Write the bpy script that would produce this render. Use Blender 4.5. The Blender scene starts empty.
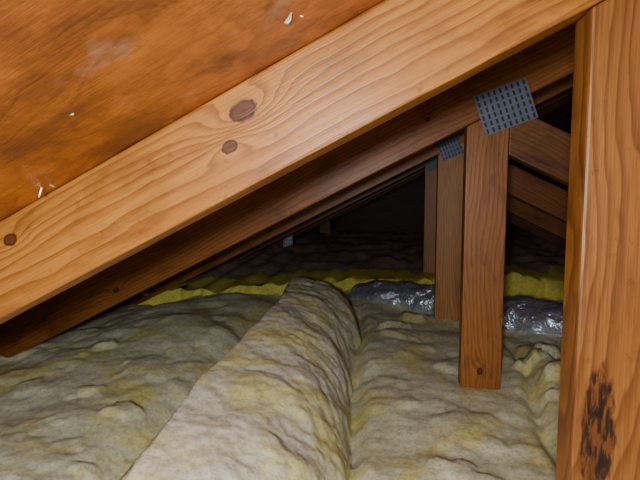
import bpy, bmesh, math, random
from mathutils import Vector, noise, Matrix
random.seed(4)
H = 0.66          # camera height above the ceiling drywall
S = 0.5           # roof pitch 6/12
ZB = H + 0.079    # underside of rafters at x=0
VT = 0.0995       # vertical thickness of rafter
ZS = ZB + VT      # underside of sheathing at x=0
FL = 0.25         # insulation surface

# ---------------------------------------------------------------- helpers
class NT:
    def __init__(s, name):
        s.m = bpy.data.materials.new(name); s.m.use_nodes = True
        s.t = s.m.node_tree; s.n = s.t.nodes; s.l = s.t.links
        s.b = s.n['Principled BSDF']
    def node(s, k, **kw):
        n = s.n.new(k)
        for a, v in kw.items(): setattr(n, a, v)
        return n
    def put(s, sock, v):
        if isinstance(v, bpy.types.NodeSocket): s.l.new(v, sock)
        else: sock.default_value = v
    def M(s, op, a, b=0.0, c=0.0, clamp=False):
        n = s.node('ShaderNodeMath', operation=op); n.use_clamp = clamp
        s.put(n.inputs[0], a); s.put(n.inputs[1], b); s.put(n.inputs[2], c)
        return n.outputs[0]
    def comb(s, x, y, z):
        n = s.node('ShaderNodeCombineXYZ')
        for i, v in enumerate((x, y, z)): s.put(n.inputs[i], v)
        return n.outputs[0]
    def noise(s, vec, scale=1.0, detail=3, rough=.55, dist=0.0):
        n = s.node('ShaderNodeTexNoise'); s.put(n.inputs['Vector'], vec)
        n.inputs['Scale'].default_value = scale; n.inputs['Detail'].default_value = detail
        n.inputs['Roughness'].default_value = rough; n.inputs['Distortion'].default_value = dist
        return n.outputs['Fac']
    def ramp(s, f, stops):
        n = s.node('ShaderNodeValToRGB'); s.put(n.inputs[0], f)
        e = n.color_ramp.elements
        while len(e) < len(stops): e.new(0.5)
        for i, (p, c) in enumerate(stops):
            e[i].position = p
            e[i].color = (c, c, c, 1) if isinstance(c, (int, float)) else (*c, 1)
        return n.outputs[0]
    def mix(s, f, a, b, mode='MIX'):
        n = s.node('ShaderNodeMix', data_type='RGBA', blend_type=mode)
        s.put(n.inputs[0], f)
        for i, v in ((6, a), (7, b)):
            if isinstance(v, tuple): v = (*v, 1)
            s.put(n.inputs[i], v)
        return n.outputs[2]
    def bump(s, h, strength=.3, dist=.002, prev=None):
        n = s.node('ShaderNodeBump'); s.put(n.inputs['Height'], h)
        n.inputs['Strength'].default_value = strength; n.inputs['Distance'].default_value = dist
        if prev: s.l.new(prev, n.inputs['Normal'])
        return n.outputs[0]

def wood(name, light, mid, dark, freq=110, warp=1.6, knots=(), seed=0.0, rough=.42, pitch=None, ringk=.45, stain=.35):
    T = NT(name)
    tc = T.node('ShaderNodeTexCoord')
    sp = T.node('ShaderNodeSeparateXYZ'); T.l.new(tc.outputs['Object'], sp.inputs[0])
    x, y, z = sp.outputs
    ye = T.M('MULTIPLY', y, .6)
    zz = T.M('ADD', z, ye)
    v = T.comb(T.M('MULTIPLY', x, 1.6), T.M('MULTIPLY', y, 5), T.M('MULTIPLY_ADD', z, 9, seed))
    w = T.noise(v, 1.0, 2, .5)
    h = T.M('MULTIPLY', zz, freq)
    h = T.M('ADD', h, T.M('MULTIPLY', w, warp * 6))
    v2 = T.comb(T.M('MULTIPLY', x, 14), T.M('MULTIPLY', y, 30), T.M('MULTIPLY_ADD', z, 70, seed))
    h = T.M('ADD', h, T.M('MULTIPLY', T.noise(v2, 1, 2), .9))
    core = None; fill = None
    for (kx, kz, r, amp) in knots:
        dx = T.M('SUBTRACT', x, kx); dz = T.M('SUBTRACT', z, kz)
        def ell(sx, sz):
            a = T.M('POWER', T.M('ABSOLUTE', T.M('DIVIDE', dx, sx)), 2)
            b = T.M('POWER', T.M('ABSOLUTE', T.M('DIVIDE', dz, sz)), 2)
            return T.M('ADD', a, b)
        g = T.M('POWER', 2.718, T.M('MULTIPLY', ell(r * 3.2, r * 1.5), -1))
        h = T.M('ADD', h, T.M('MULTIPLY', g, amp))
        e = T.M('SQRT', ell(r * 1.2, r * .85))
        wob = T.M('MULTIPLY', T.M('SUBTRACT', T.noise(tc.outputs['Object'], 110, 3, .6), .5), .7)
        e = T.M('ADD', e, wob)
        c = T.ramp(e, [(0, .8), (.35, .5), (.60, .6), (.78, 1), (.95, 0)])
        f = T.ramp(e, [(0, 1), (.85, 1), (1.0, 0)])
        core = c if core is None else T.M('MAXIMUM', core, c)
        fill = f if fill is None else T.M('MAXIMUM', fill, f)
    sn = T.M('FRACT', h)
    ring = T.ramp(sn, [(0, .0), (.45, .15), (.78, .8), (.9, 1), (1, 0)])
    fib = T.noise(T.comb(T.M('MULTIPLY', x, 12), T.M('MULTIPLY', y, 500), T.M('MULTIPLY', z, 600)), 1, 3, .6)
    big = T.noise(T.comb(T.M('MULTIPLY', x, 3), T.M('MULTIPLY', y, 3), T.M('MULTIPLY_ADD', z, 12, seed)), 1, 3, .5)
    base = T.mix(T.ramp(big, [(.3, 0.0), (.7, 1.0)]), light, mid)
    col = T.mix(T.M('MULTIPLY', ring, ringk), base, dark)
    col = T.mix(T.M('MULTIPLY', T.ramp(fib, [(.42, 0.0), (.72, 1.0)]), .5), col, dark)
    ws = T.noise(T.comb(T.M('MULTIPLY', x, 6), T.M('MULTIPLY', y, 10), T.M('MULTIPLY_ADD', z, 20, seed)), 1, 5, .7, .4)
    col = T.mix(T.M('MULTIPLY', T.ramp(ws, [(.5, 0.0), (.72, 1.0)]), stain), col, (dark[0]*.6, dark[1]*.5, dark[2]*.5))
    spk = T.noise(tc.outputs['Object'], 55, 4, .7)
    col = T.mix(T.M('MULTIPLY', T.ramp(spk, [(.60, 0.0), (.75, 1.0)]), .55), col, (dark[0]*.4, dark[1]*.4, dark[2]*.4))
    if core is not None:
        col = T.mix(T.M('MULTIPLY', fill, .88), col, (.16, .045, .012))
        col = T.mix(T.M('MULTIPLY', core, .9), col, (.028, .009, .004))
    if pitch:
        px, pz, rx, rz = pitch
        a = T.M('POWER', T.M('ABSOLUTE', T.M('DIVIDE', T.M('SUBTRACT', x, px), rx)), 2)
        b = T.M('POWER', T.M('ABSOLUTE', T.M('DIVIDE', T.M('SUBTRACT', z, pz), rz)), 2)
        e = T.M('ADD', T.M('ADD', a, b), T.M('MULTIPLY', T.M('SUBTRACT', T.noise(T.comb(T.M('MULTIPLY', x, 40), 0.0, T.M('MULTIPLY', z, 110)), 1, 3), .5), 1.6))
        nn = T.noise(T.comb(T.M('MULTIPLY', x, 40), 0.0, T.M('MULTIPLY', z, 190)), 1, 5, .7, .6)
        sta = T.M('MULTIPLY', T.ramp(e, [(0, 1.0), (.5, .8), (1, 0.0)]), .85)
        col = T.mix(sta, col, (.11, .034, .008))
        bnd = T.ramp(nn, [(.44, 0.0), (.52, .8), (.58, 1.0)])
        m = T.M('MULTIPLY', T.ramp(e, [(0, 1.0), (.6, .95), (.95, 0.0)]), bnd)
        col = T.mix(m, col, (.014, .006, .003))
    T.l.new(col, T.b.inputs['Base Color'])
    T.b.inputs['Roughness'].default_value = rough
    T.b.inputs['Specular IOR Level'].default_value = .4
    T.l.new(T.bump(T.M('ADD', T.M('MULTIPLY', ring, -.4), fib), .35, .0008), T.b.inputs['Normal'])
    return T.m

def sc(c, k): return tuple(v*k for v in c)
m_r1 = wood('pine_rafter_near', (.53, .222, .040), (.40, .146, .022), (.16, .042, .005), 95, 1.3,
            knots=[(-.120, .065, .0125, 3.2), (-.147, .0417, .0075, -1.6), (-.400, .067, .008, 1.5), (.20,.03,.006,1.2)], seed=2.3, ringk=.65, stain=.6)
m_p1 = wood('pine_post_near', (.33, .136, .030), (.235, .088, .017), (.09, .027, .004), 70, 3.2, seed=7.1,
            pitch=(.368, -.020, .066, .016), ringk=.65, stain=.6)
woods = [wood('pine_web_%d' % i, *c, 105 + 12*i, 1.2 + .6*i, knots=k, seed=3.7*i+1, ringk=.6, stain=.75) for i, (c, k) in enumerate([
    (((.36, .130, .026), (.25, .082, .015), (.10, .028, .005)), [(-.72, .03, .008, 1.5), (.11, .05, .006, 1)]),
    (((.44, .172, .036), (.30, .106, .021), (.12, .037, .006)), [(.2, -.04, .008, 1.4)]),
    (((.26, .105, .028), (.18, .067, .017), (.085, .027, .006)), []),
])]
m_p3 = wood('pine_post_mid', (.62, .29, .09), (.46, .195, .055), (.20, .07, .015), 120, 2, seed=14.2, ringk=.5, stain=.5)

# plywood sheathing
T = NT('plywood_sheathing')
tc = T.node('ShaderNodeTexCoord'); sp = T.node('ShaderNodeSeparateXYZ'); T.l.new(tc.outputs['Object'], sp.inputs[0])
x, y, z = sp.outputs
big = T.noise(T.comb(T.M('MULTIPLY', x, 5), T.M('MULTIPLY', y, 9), 0.0), 1, 3, .5, .6)
h = T.M('MULTIPLY', big, 9)
h = T.M('ADD', h, T.M('MULTIPLY', y, 5))
rg = T.ramp(T.M('FRACT', h), [(0, 0.0), (.5, .4), (.8, 1.0), (1, 0.0)])
fib = T.noise(T.comb(T.M('MULTIPLY', x, 25), T.M('MULTIPLY', y, 330), 0.0), 1, 4, .65)
bl = T.noise(T.comb(x, y, 4.0), 7, 4, .6, .5)
col = T.mix(T.ramp(bl, [(.35, 0.0), (.65, 1.0)]), (.58, .18, .024), (.30, .075, .010))
col = T.mix(T.M('MULTIPLY', rg, .45), col, (.20, .048, .008))
col = T.mix(T.M('MULTIPLY', T.ramp(fib, [(.45, 0.0), (.7, 1.0)]), .55), col, (.18, .046, .009))
st = T.noise(T.comb(x, y, 9.0), 9, 6, .75)
col = T.mix(T.M('MULTIPLY', T.ramp(st, [(.46, 0.0), (.62, 1.0)]), .72), col, (.08, .024, .008))
pale = T.noise(T.comb(x, y, 17.0), 17, 4, .6)
col = T.mix(T.M('MULTIPLY', T.ramp(pale, [(.60, 0.0), (.76, 1.0)]), .5), col, (.50, .33, .22))
T.l.new(col, T.b.inputs['Base Color']); T.b.inputs['Roughness'].default_value = .36
T.l.new(T.bump(T.M('ADD', fib, T.M('MULTIPLY', rg, .4)), .5, .001), T.b.inputs['Normal'])
m_ply = T.m

def insul(name, yellow=.35, dirty=.5, a=(.84, .88, .62), b=(.86, .80, .22), sss=.7):
    T = NT(name)
    tc = T.node('ShaderNodeTexCoord'); P = tc.outputs['Object']
    n1 = T.noise(P, 8, 6, .68, .3); n2 = T.noise(P, 15, 7, .8, .1); n3 = T.noise(P, 190, 4, .7, .2)
    n5 = T.noise(P, 90, 5, .75, .1); n6 = T.noise(P, 34, 5, .7, .2)
    col = T.mix(T.ramp(n1, [(.60 - yellow*.3, 0.0), (.74 - yellow*.3, .9)]), a, b)
    g = (a[0]*.56, a[1]*.57, a[2]*.62)
    col = T.mix(T.M('MULTIPLY', T.ramp(n2, [(.46, 0.0), (.66, 1.0)]), dirty), col, g)
    col = T.mix(T.M('MULTIPLY', T.ramp(n5, [(.47, 0.0), (.62, 1.0)]), .5), col, (a[0]*.45, a[1]*.45, a[2]*.42))
    col = T.mix(T.M('MULTIPLY', T.ramp(n3, [(.5, 0.0), (.70, 1.0)]), .45), col, (.32, .33, .24))
    T.l.new(col, T.b.inputs['Base Color']); T.b.inputs['Roughness'].default_value = 1
    T.b.inputs['Specular IOR Level'].default_value = .0
    if sss:
        T.b.inputs['Subsurface Weight'].default_value = sss
        T.b.inputs['Subsurface Radius'].default_value = (1, .98, .8)
        T.b.inputs['Subsurface Scale'].default_value = .014
    b2 = T.bump(n6, .35, .005)
    T.l.new(T.bump(n3, .5, .002, b2), T.b.inputs['Normal'])
    return T.m
m_ins = insul('fiberglass_blanket', .40, .4)
m_ridge = insul('fiberglass_batt_pale', .52, .22, (.98, .99, .76), (.97, .91, .30))
m_yel = insul('fiberglass_yellow', 1.5, .1, (.94, .88, .22), (.97, .88, .14), 0)

T = NT('kraft_paper'); tc = T.node('ShaderNodeTexCoord'); P = tc.outputs['Object']
n = T.noise(P, 9, 5, .65); col = T.mix(T.ramp(n, [(.35, 0.0), (.7, 1.0)]), (.62, .42, .33), (.30, .20, .17))
T.l.new(col, T.b.inputs['Base Color']); T.b.inputs['Roughness'].default_value = .8
T.l.new(T.bump(n, .3, .008), T.b.inputs['Normal']); m_kraft = T.m

T = NT('galvanized_steel'); tc = T.node('ShaderNodeTexCoord'); P = tc.outputs['Object']
n = T.noise(P, 90, 3); col = T.mix(n, (.09, .11, .16), (.18, .215, .29))
T.l.new(col, T.b.inputs['Base Color']); T.b.inputs['Metallic'].default_value = .2; T.b.inputs['Roughness'].default_value = .5
m_galv = T.m
T = NT('steel_glint'); T.b.inputs['Base Color'].default_value = (.6, .72, .95, 1); T.b.inputs['Metallic'].default_value = .2; T.b.inputs['Roughness'].default_value = .4; m_glint = T.m  # lit copy of the plate steel; reflected light put into pale blue
T = NT('nail_steel'); T.b.inputs['Base Color'].default_value = (.75, .72, .68, 1); T.b.inputs['Metallic'].default_value = .7; T.b.inputs['Roughness'].default_value = .4; m_nail = T.m
T = NT('slot_shade'); T.b.inputs['Base Color'].default_value = (.03, .02, .015, 1); m_slot_shade = T.m  # shade inside the plate slots, painted as a near-black colour
T = NT('foil_jacket'); tc = T.node('ShaderNodeTexCoord'); P = tc.outputs['Object']
n = T.noise(P, 16, 4, .6, 1.0)
T.b.inputs['Base Color'].default_value = (.70, .80, .98, 1); T.b.inputs['Metallic'].default_value = .8; T.b.inputs['Roughness'].default_value = .34
T.l.new(T.bump(n, 1.0, .022), T.b.inputs['Normal']); m_foil = T.m
T = NT('paper_scrap'); T.b.inputs['Base Color'].default_value = (.85, .82, .75, 1); m_paper = T.m
T = NT('gypsum'); T.b.inputs['Base Color'].default_value = (.35, .33, .30, 1); m_gyp = T.m
m_gable = woods[2]

def link(o): bpy.context.scene.collection.objects.link(o); return o
def meshobj(name, verts, faces, mat, parent=None, smooth=False):
    me = bpy.data.meshes.new(name); me.from_pydata(verts, [], faces); me.update()
    o = link(bpy.data.objects.new(name, me)); me.materials.append(mat)
    if smooth:
        for p in me.polygons: p.use_smooth = True
    if parent: o.parent = parent
    return o

def board(name, pts, y0, th, origin, ang, mat, parent=None, bev=.0025):
    """prism from an x-z outline; local x runs along the grain"""
    c, s = math.cos(ang), math.sin(ang)
    loc = []
    for (px, pz) in pts:
        dx, dz = px - origin[0], pz - origin[1]
        loc.append((dx*c + dz*s, -dx*s + dz*c))
    n = len(loc)
    v = [(a, 0, b) for a, b in loc] + [(a, th, b) for a, b in loc]
    f = [tuple(range(n)), tuple(range(2*n-1, n-1, -1))] + [(i, i+n, (i+1) % n + n, (i+1) % n) for i in range(n)]
    o = meshobj(name, v, f, mat, parent)
    bm = bmesh.new(); bm.from_mesh(o.data); bmesh.ops.recalc_face_normals(bm, faces=bm.faces)
    bmesh.ops.bevel(bm, geom=bm.edges[:], offset=bev, segments=2, affect='EDGES', profile=.6)
    bm.to_mesh(o.data); bm.free()
    o.location = (origin[0], y0, origin[1]); o.rotation_euler = (0, -ang, 0)
    return o

def plate(name, cx, cz, y, w, h, ang, parent, cols=11, rows=5, mat=None):
    """toothed truss plate with punched slots"""
    bm = bmesh.new()
    t = .0014
    cw, ch = w/cols, h/rows
    xs = []
    for i in range(cols):
        xs += [i*cw, i*cw + cw*.30, i*cw + cw*.70]
    xs.append(w)
    zs = []
    for j in range(rows):
        zs += [j*ch, j*ch + ch*.16, j*ch + ch*.84]
    zs.append(h)
    g = [[bm.verts.new((a - w/2, 0, b - h/2)) for b in zs] for a in xs]
    for i in range(len(xs)-1):
        for j in range(len(zs)-1):
            if i % 3 == 1 and j % 3 == 1: continue
            bm.faces.new((g[i][j], g[i+1][j], g[i+1][j+1], g[i][j+1]))
    r = bmesh.ops.extrude_face_region(bm, geom=bm.faces[:])
    for e in r['geom']:
        if isinstance(e, bmesh.types.BMVert): e.co.y += t
    bmesh.ops.recalc_face_normals(bm, faces=bm.faces)
    for i in range(cols):
        for j in range(rows):
            x0 = i*cw + cw*.30 - w/2; x1 = i*cw + cw*.70 - w/2
            z0 = j*ch + ch*.16 - h/2; z1 = j*ch + ch*.84 - h/2
            f = bm.faces.new([bm.verts.new(p) for p in ((x0, t*.8, z0), (x1, t*.8, z0), (x1, t*.8, z1), (x0, t*.8, z1))])
            f.material_index = 1  # dark face behind each slot paints in its shade
    me = bpy.data.meshes.new(name); bm.to_mesh(me); bm.free(); me.materials.append(mat or m_galv); me.materials.append(m_slot_shade)
    o = link(bpy.data.objects.new(name, me)); o.location = (cx, y - t - .0003, cz); o.rotation_euler = (0, -ang, 0)
    o.parent = parent
    return o

# ---------------------------------------------------------------- trusses
A = math.atan(S)
TH = .038
D = [.425, 1.03, 1.63, 2.23, 2.83, 3.43, 4.03, 4.63, 5.23]
RIDGE = 2.6
for k, d in enumerate(D):
    XL = .162 if k == 0 else .157
    XR = XL + (.089 if k == 0 else .085)
    P = link(bpy.data.objects.new('roof_truss', None)); P.location = (0, 0, 0)
    mr = m_r1 if k == 0 else woods[(k-1) % 3]
    mp = (m_p1, woods[1], m_p3, m_p3)[k] if k < 4 else woods[2]
    x0, x1 = -1.32, RIDGE
    zb = lambda x: ZB + S*x
    board('top_chord', [(x0, zb(x0)), (x1, zb(x1)), (x1, zb(x1)+VT), (x0, zb(x0)+VT)], d, TH, (0, ZB), A, mr, P)
    board('top_chord_far_slope', [(x1+.001, zb(x1)), (x1+.001, zb(x1)+VT), (x1+3.6, zb(x1)+VT-1.8), (x1+3.6, zb(x1)-1.8)], d, TH, (x1, zb(x1)), -A, mr, P)
    if k < 4:
        board('vertical_web', [(XL, .089), (XR, .089), (XR, zb(XR)-.001), (XL, zb(XL)-.001)], d, TH, (XL, .089), math.pi/2, mp, P)
    if 0 < k < 5:
        zt = zb(XR) - .004; L = 1.15; sl = .50
        v = .089/math.cos(math.atan(sl))
        board('diagonal_web', [(XR+.001, zt), (XR+L, zt-L*sl), (XR+L, zt-L*sl-v), (XR+.001, zt-v)], d, TH, (XR, zt-v), -math.atan(sl), woods[(k+1) % 3], P)
    board('bottom_chord', [(-1.3, .0), (3.2, .0), (3.2, .088), (-1.3, .088)], d, TH, (-1.3, 0), 0, woods[2], P)
    if k == 1: plate('gusset_plate', .233, H+.194, d, .108, .086, math.radians(19), P, 9, 6)
    if k in (2, 3): plate('gusset_plate', .195, zb(.2)+.0, d, .075, .07, math.radians(22), P, 7, 5)
    if k == 4: plate('gusset_plate', -.345, H-.02, d, .05, .07, math.radians(20), P, 4, 5, m_glint)
    if k == 4:
        board('vertical_web', [(-.68, .2), (-.60, .2), (-.60, zb(-.60)-.001), (-.68, zb(-.68)-.001)], d, TH, (-.68, .2), math.pi/2, woods[2], P)
        plate('gusset_plate', -.63, H-.23, d, .055, .20, 0, P, 4, 8, m_glint)
    if k == 5:
        board('vertical_web', [(-.52, .2), (-.44, .2), (-.44, zb(-.44)-.001), (-.52, zb(-.52)-.001)], d, TH, (-.52, .2), math.pi/2, woods[2], P)

# ---------------------------------------------------------------- sheathing (roof deck)
def deck(name, y0, y1, xa, xb):
    L0, L1 = xa/math.cos(A), xb/math.cos(A)
    v = [(L0, y0, 0), (L1, y0, 0), (L1, y1, 0), (L0, y1, 0)]
    v += [(a, b, .012) for a, b, _ in v]
    f = [(0, 3, 2, 1), (4, 5, 6, 7), (0, 1, 5, 4), (1, 2, 6, 5), (2, 3, 7, 6), (3, 0, 4, 7)]
    o = meshobj(name, v, f, m_ply)
    o.location = (0, 0, ZS + .0005); o.rotation_euler = (0, -A, 0)
    return o
deck('ceiling', -1.6, 5.6, -1.5, RIDGE)
v = [(RIDGE, -1.6, ZS+S*RIDGE), (RIDGE+3.6, -1.6, ZS+S*RIDGE-1.8), (RIDGE+3.6, 5.6, ZS+S*RIDGE-1.8), (RIDGE, 5.6, ZS+S*RIDGE)]
v += [(a, b, c+.012) for a, b, c in v]
meshobj('ceiling_far_slope', v, [(0, 3, 2, 1), (4, 5, 6, 7), (0, 1, 5, 4), (1, 2, 6, 5), (2, 3, 7, 6), (3, 0, 4, 7)], m_ply)

def box(name, a, b, mat):
    (x0, y0, z0), (x1, y1, z1) = a, b
    v = [(x0,y0,z0),(x1,y0,z0),(x1,y1,z0),(x0,y1,z0),(x0,y0,z1),(x1,y0,z1),(x1,y1,z1),(x0,y1,z1)]
    return meshobj(name, v, [(0,3,2,1),(4,5,6,7),(0,1,5,4),(1,2,6,5),(2,3,7,6),(3,0,4,7)], mat)
box('floor', (-1.5, -1.6, -.013), (6.2, 5.6, 0), m_gyp)
gv = [(-1.5, 5.6, 0), (6.2, 5.6, 0), (6.2, 5.6, .4), (RIDGE, 5.6, ZS+S*RIDGE), (-1.5, 5.6, .1)]
gv += [(a, 5.62, c) for a, b, c in gv]
meshobj('wall_gable', gv, [(0,1,2,3,4), (9,8,7,6,5)] + [(i, i+5, (i+1)%5+5, (i+1)%5) for i in range(5)], m_gable)

# nails through the deck
def deckpt(x, y): return Vector((x, y, ZS + S*x))
bm = bmesh.new()
nrm = Vector((math.sin(A), 0, -math.cos(A)))
nails = [(-.332, .405, .007, .8), (-.326, .409, .004, -.9), (-.398, .408, .006, .3), (.02, .40, .004, .2)]
for (a, b, L, tilt) in nails:
    p = deckpt(a, b); dirv = (nrm + Vector((-.9*tilt, -.3, -.5*tilt))).normalized()
    q = Vector((0, 0, 1)).rotation_difference(dirv).to_matrix().to_4x4()
    bmesh.ops.create_cone(bm, segments=8, radius1=.0010, radius2=.0009, depth=L, cap_ends=True, matrix=Matrix.Translation(p + dirv*L/2) @ q)
    bmesh.ops.create_cone(bm, segments=8, radius1=.0009, radius2=.0001, depth=.003, cap_ends=True, matrix=Matrix.Translation(p + dirv*(L+.0015)) @ q)
me = bpy.data.meshes.new('roofing_nails'); bm.to_mesh(me); bm.free(); me.materials.append(m_nail)
link(bpy.data.objects.new('roofing_nails', me))
vs, fs = [], []
for (a, b, r, an) in [(-.079, .358, .0055, 2.2), (-.07, .366, .0014, .5), (-.23,.312,.0013,.3)]:
    base = len(vs); n = 9
    for i in range(n):
        t = 2*math.pi*i/n; rr = r*(.7+.5*random.random())
        u, w = rr*math.cos(t)*1.4, rr*math.sin(t)*.5
        u, w = u*math.cos(an)-w*math.sin(an), u*math.sin(an)+w*math.cos(an)
        p = deckpt(a + u*math.cos(A), b + w) + nrm*(.0012+random.uniform(-.0006, .0012)); vs.append(tuple(p))
    fs.append(tuple(range(base, base+n)))
meshobj('paper_scraps', vs, fs, m_paper)

# ---------------------------------------------------------------- insulation
def fb(x, y, s, oct=4, o=0.0, H_=.9):
    return noise.fractal(Vector((x*s, y*s, o)), H_, 2.1, oct)
def ss(a, b, t):
    t = max(0, min(1, (t-a)/(b-a))); return t*t*(3-2*t)
clumps = {}
CB = .12
rc = random.Random(12)
for i in range(420):
    yy = rc.uniform(.25, 2.3); xx = rc.uniform(-1.15, .75)
    r = rc.uniform(.014, .055); hh = r*rc.uniform(.06, .26)
    an = rc.uniform(0, 3.14); st_ = rc.uniform(1, 1.9)
    clumps.setdefault((int(xx//CB), int(yy//CB)), []).append((xx, yy, r, hh, math.cos(an), math.sin(an), st_))
for (xx, yy, r, hh) in [(-.39, .78, .020, .012), (-.50, .80, .026, .012), (-.62, .86, .022, .012), (-.45, .62, .018, .010), (.02, 1.5, .035, .022),
                        (.34, 1.18, .03, .025), (.37, 1.06, .026, .024), (.33, .97, .022, .018), (.41, 1.25, .03, .03), (.08, 1.62, .03, .022), (-.75, 1.1, .03, .014)]:
    clumps.setdefault((int(xx//CB), int(yy//CB)), []).append((xx, yy, r, hh, 1, 0, 1.2))
def clump(x, y):
    z = 0; bx, by = int(x//CB), int(y//CB)
    for i in (-1, 0, 1):
        for j in (-1, 0, 1):
            for (cx, cy, r, h, c, s, st_) in clumps.get((bx+i, by+j), ()):
                dx, dy = x-cx, y-cy
                u, w = (dx*c+dy*s)/(r*st_), (-dx*s+dy*c)/r
                d2 = u*u+w*w
                if d2 < 1.7: z = max(z, h*(1 - ss(.1, 1.6, d2)))
    return z
def ground(x, y):
    jx = x + .024*fb(x, y, 24, 3, 3.0); jy = y + .024*fb(x, y, 24, 3, 9.0)
    z = FL + .020*fb(x, y, 2.0, 2, 1.0) + .014*fb(x, y, 5.0, 2, 4.0)
    z += clump(jx, jy)
    z += .0026*fb(x, y, 22, 3, 6.0) + .0012*fb(x, y, 70, 3, 2.0)
    sx = -.055 - .05*(y-.6)
    z -= .03*math.exp(-((x-sx)/.022)**2)*ss(.2, .5, y)*(1-ss(1.6, 1.9, y))
    sx2 = .31 + .03*math.sin(y*6)
    z -= .025*math.exp(-((x-sx2)/.016)**2)*(1-ss(1.2, 1.6, y))
    z += .035*math.exp(-((x-.37)/.06)**2 - ((y-1.12)/.18)**2)
    z += .040*math.exp(-((x+.62)/.25)**2)*ss(.8, 1.3, y)
    z -= .035*math.exp(-((x+.40)/.05)**2)*(1-ss(1.3, 1.6, y))
    return z
NY = 460
xs = sorted([-1.35 + 2.35*i/420 for i in range(421)] + [1.0 + 4.8*i/60 for i in range(1, 61)])
ys = [.12*((5.55/.12)**(j/NY)) for j in range(NY+1)]
V = []
for yy in ys:
    for xx in xs: V.append((xx, yy, ground(xx, yy)))
n = len(xs)
F = [(j*n+i, j*n+i+1, (j+1)*n+i+1, (j+1)*n+i) for j in range(NY) for i in range(n-1)]
meshobj('insulation_blanket', V, F, m_ins, smooth=True)

# upturned batt : long asymmetric mound running away from the camera
def lerp(a, b, t): return a + (b-a)*t
NV, NU = 300, 160
V = []
Y0, Y1 = .22, 1.66
for j in range(NV+1):
    t = j/NV; yy = lerp(Y0, Y1, t)
    q = (yy-.45)/1.15
    crest = lerp(-.262, -.318, q) + .011*math.sin(yy*7)
    right = lerp(-.050, -.105, q) + .010*math.sin(yy*9+1)
    left = crest - .045 - .01*math.sin(yy*5)
    hh = lerp(.142, .148, q) + .007*math.sin(yy*6+.5)
    e = max(0, (yy-(Y1-.08))/.08); cap = math.sqrt(max(0, 1-e*e))
    cx = (crest+right)/2
    for i in range(NU+1):
        s = i/NU
        if s < .22:
            a = s/.22; px = lerp(left, crest, 1-(1-a)**1.3); pz = math.sin(a*math.pi/2)**.7
        else:
            a = (s-.22)/.78; px = lerp(crest, right, a**.9)
            pz = (1 - a**3.6)**(1/1.5) * lerp(1, .80, a)
        px = lerp(cx, px, .55+.45*cap)
        zz = FL - .05 + (hh+.05)*pz*(.25+.75*cap if cap > 0 else 0)
        if cap == 0: zz = FL - .05
        P = Vector((px, yy, zz))
        bl_ = noise.fractal(P*6.5, .9, 2.1, 2)
        b2 = noise.fractal(P*19, .9, 2.1, 3)
        fr = noise.fractal(P*60, .9, 2.1, 3)
        nn = Vector((bl_*.010*(1 if s > .22 else -1) + b2*.004 + fr*.0012, 0, bl_*.008 + b2*.0026 + fr*.0012 + .35*clump(px+.31, yy)*ss(.22, .35, s)))
        V.append(tuple(P+nn))
n = NU+1
F = [(j*n+i, j*n+i+1, (j+1)*n+i+1, (j+1)*n+i) for j in range(NV) for i in range(NU)]
meshobj('insulation_batt', V, F, m_ridge, smooth=True)

# kraft faced batt lying across the far bays, torn yellow edge toward us
NU2, NY2 = 260, 60
def yfront(x): return 1.66 + .40*ss(-.95, .05, x) - .10*ss(.35, 1.0, x) + .08*noise.noise(Vector((x*4, 0, 3))) + .04*noise.noise(Vector((x*17, 0, 3)))
def ztop(x): return FL + .068 + .034*noise.noise(Vector((x*5, 1, 8))) + .022*noise.noise(Vector((x*16, 1, 8))) + .02*ss(.3, .6, x)
me = bpy.data.meshes.new('insulation_batt')
V, F, MI = [], [], []
for j in range(NY2+1):
    for i in range(NU2+1):
        xx = -1.0 + 2.8*i/NU2; yf = yfront(xx); zt = ztop(xx)
        if j <= 20:
            t = j/20; yy = yf - .05*math.sin(t*math.pi*.55) + .05*t*1.0; zz = FL - .06 + (zt-FL+.06)*math.sin(t*math.pi/2)
            yy += .022*noise.noise(Vector((xx*30, t*3, 2))); zz += .010*noise.noise(Vector((xx*26, t*3, 6)))
        else:
            t = (j-20)/(NY2-20); yy = yf + .03 + t*(3.5-yf); zz = zt + .10*t + .018*fb(xx, yy, 5, 3, 4.0)*min(1, t*5)
        V.append((xx, yy, min(zz, ZB + S*xx + .06)))
n = NU2+1
for j in range(NY2):
    for i in range(NU2):
        F.append((j*n+i, j*n+i+1, (j+1)*n+i+1, (j+1)*n+i)); MI.append(0 if j < 25 + int(7*noise.noise(Vector((i*.1, 0, 0)))) else 1)
me.from_pydata(V, [], F); me.materials.append(m_yel); me.materials.append(m_kraft)
for p, m in zip(me.polygons, MI): p.material_index = m; p.use_smooth = True
link(bpy.data.objects.new('insulation_batt', me))

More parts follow.
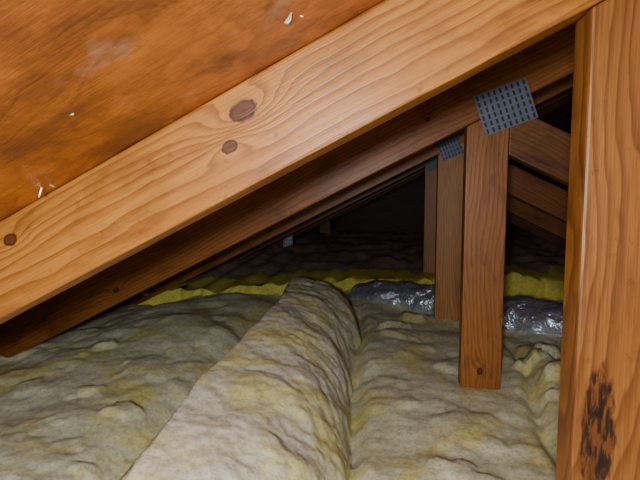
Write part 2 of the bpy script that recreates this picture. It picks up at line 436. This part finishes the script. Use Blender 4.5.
# ---------------------------------------------------------------- foil flex duct
pts = [Vector(p) for p in [(-.20, 2.00, FL+.0), (.02, 1.88, FL+.02), (.25, 1.76, FL+.02), (.50, 1.55, FL+.015), (.85, 1.42, FL+.01), (1.4, 1.42, FL)]]
def cr(p0, p1, p2, p3, t):
    return .5*((2*p1)+(-p0+p2)*t+(2*p0-5*p1+4*p2-p3)*t*t+(-p0+3*p1-3*p2+p3)*t**3)
path = []
pp = [pts[0]*2-pts[1]] + pts + [pts[-1]*2-pts[-2]]
for i in range(len(pts)-1):
    for k in range(60): path.append(cr(pp[i], pp[i+1], pp[i+2], pp[i+3], k/60))
V, F = [], []; NS = 64
for k, c in enumerate(path):
    tg = (path[min(k+1, len(path)-1)] - path[max(k-1, 0)]).normalized()
    sd = tg.cross(Vector((0, 0, 1))).normalized(); up = sd.cross(tg)
    R = .070 + .003*abs(math.sin(k*.22)) + .022*ss(120, 200, k); R *= min(1, (k+3)/30)
    for i in range(NS):
        a = 2*math.pi*i/NS; d_ = sd*math.cos(a)+up*math.sin(a)*.85
        q = c+d_*R
        r = R + .016*noise.fractal(q*12, .9, 2.1, 2) + .012*(abs(noise.noise(q*22))-.2)
        V.append(tuple(c+d_*r))
for k in range(len(path)-1):
    for i in range(NS): F.append((k*NS+i, k*NS+(i+1) % NS, (k+1)*NS+(i+1) % NS, (k+1)*NS+i))
F.append(tuple(range(NS))[::-1])
meshobj('flex_duct', V, F, m_foil, smooth=True)

# ---------------------------------------------------------------- light, world, camera
def spot(name, loc, e, r, col):
    l = bpy.data.lights.new(name, 'POINT'); l.energy = e; l.shadow_soft_size = r; l.color = col
    o = link(bpy.data.objects.new(name, l)); o.location = loc; return o
spot('flashlight', (-.06, -.16, H+.01), 25, .025, (.97, .99, 1))
w = bpy.data.worlds.new('World'); bpy.context.scene.world = w; w.use_nodes = True
w.node_tree.nodes['Background'].inputs[0].default_value = (.45, .55, .9, 1)
w.node_tree.nodes['Background'].inputs[1].default_value = .20

cam = bpy.data.cameras.new('camera'); cam.sensor_width = 36; cam.lens = 465/640*36; cam.clip_start = .01
co = link(bpy.data.objects.new('camera', cam)); co.location = (0, 0, H)
co.rotation_euler = (math.radians(90-4.8), 0, math.radians(8.6))
bpy.context.scene.camera = co
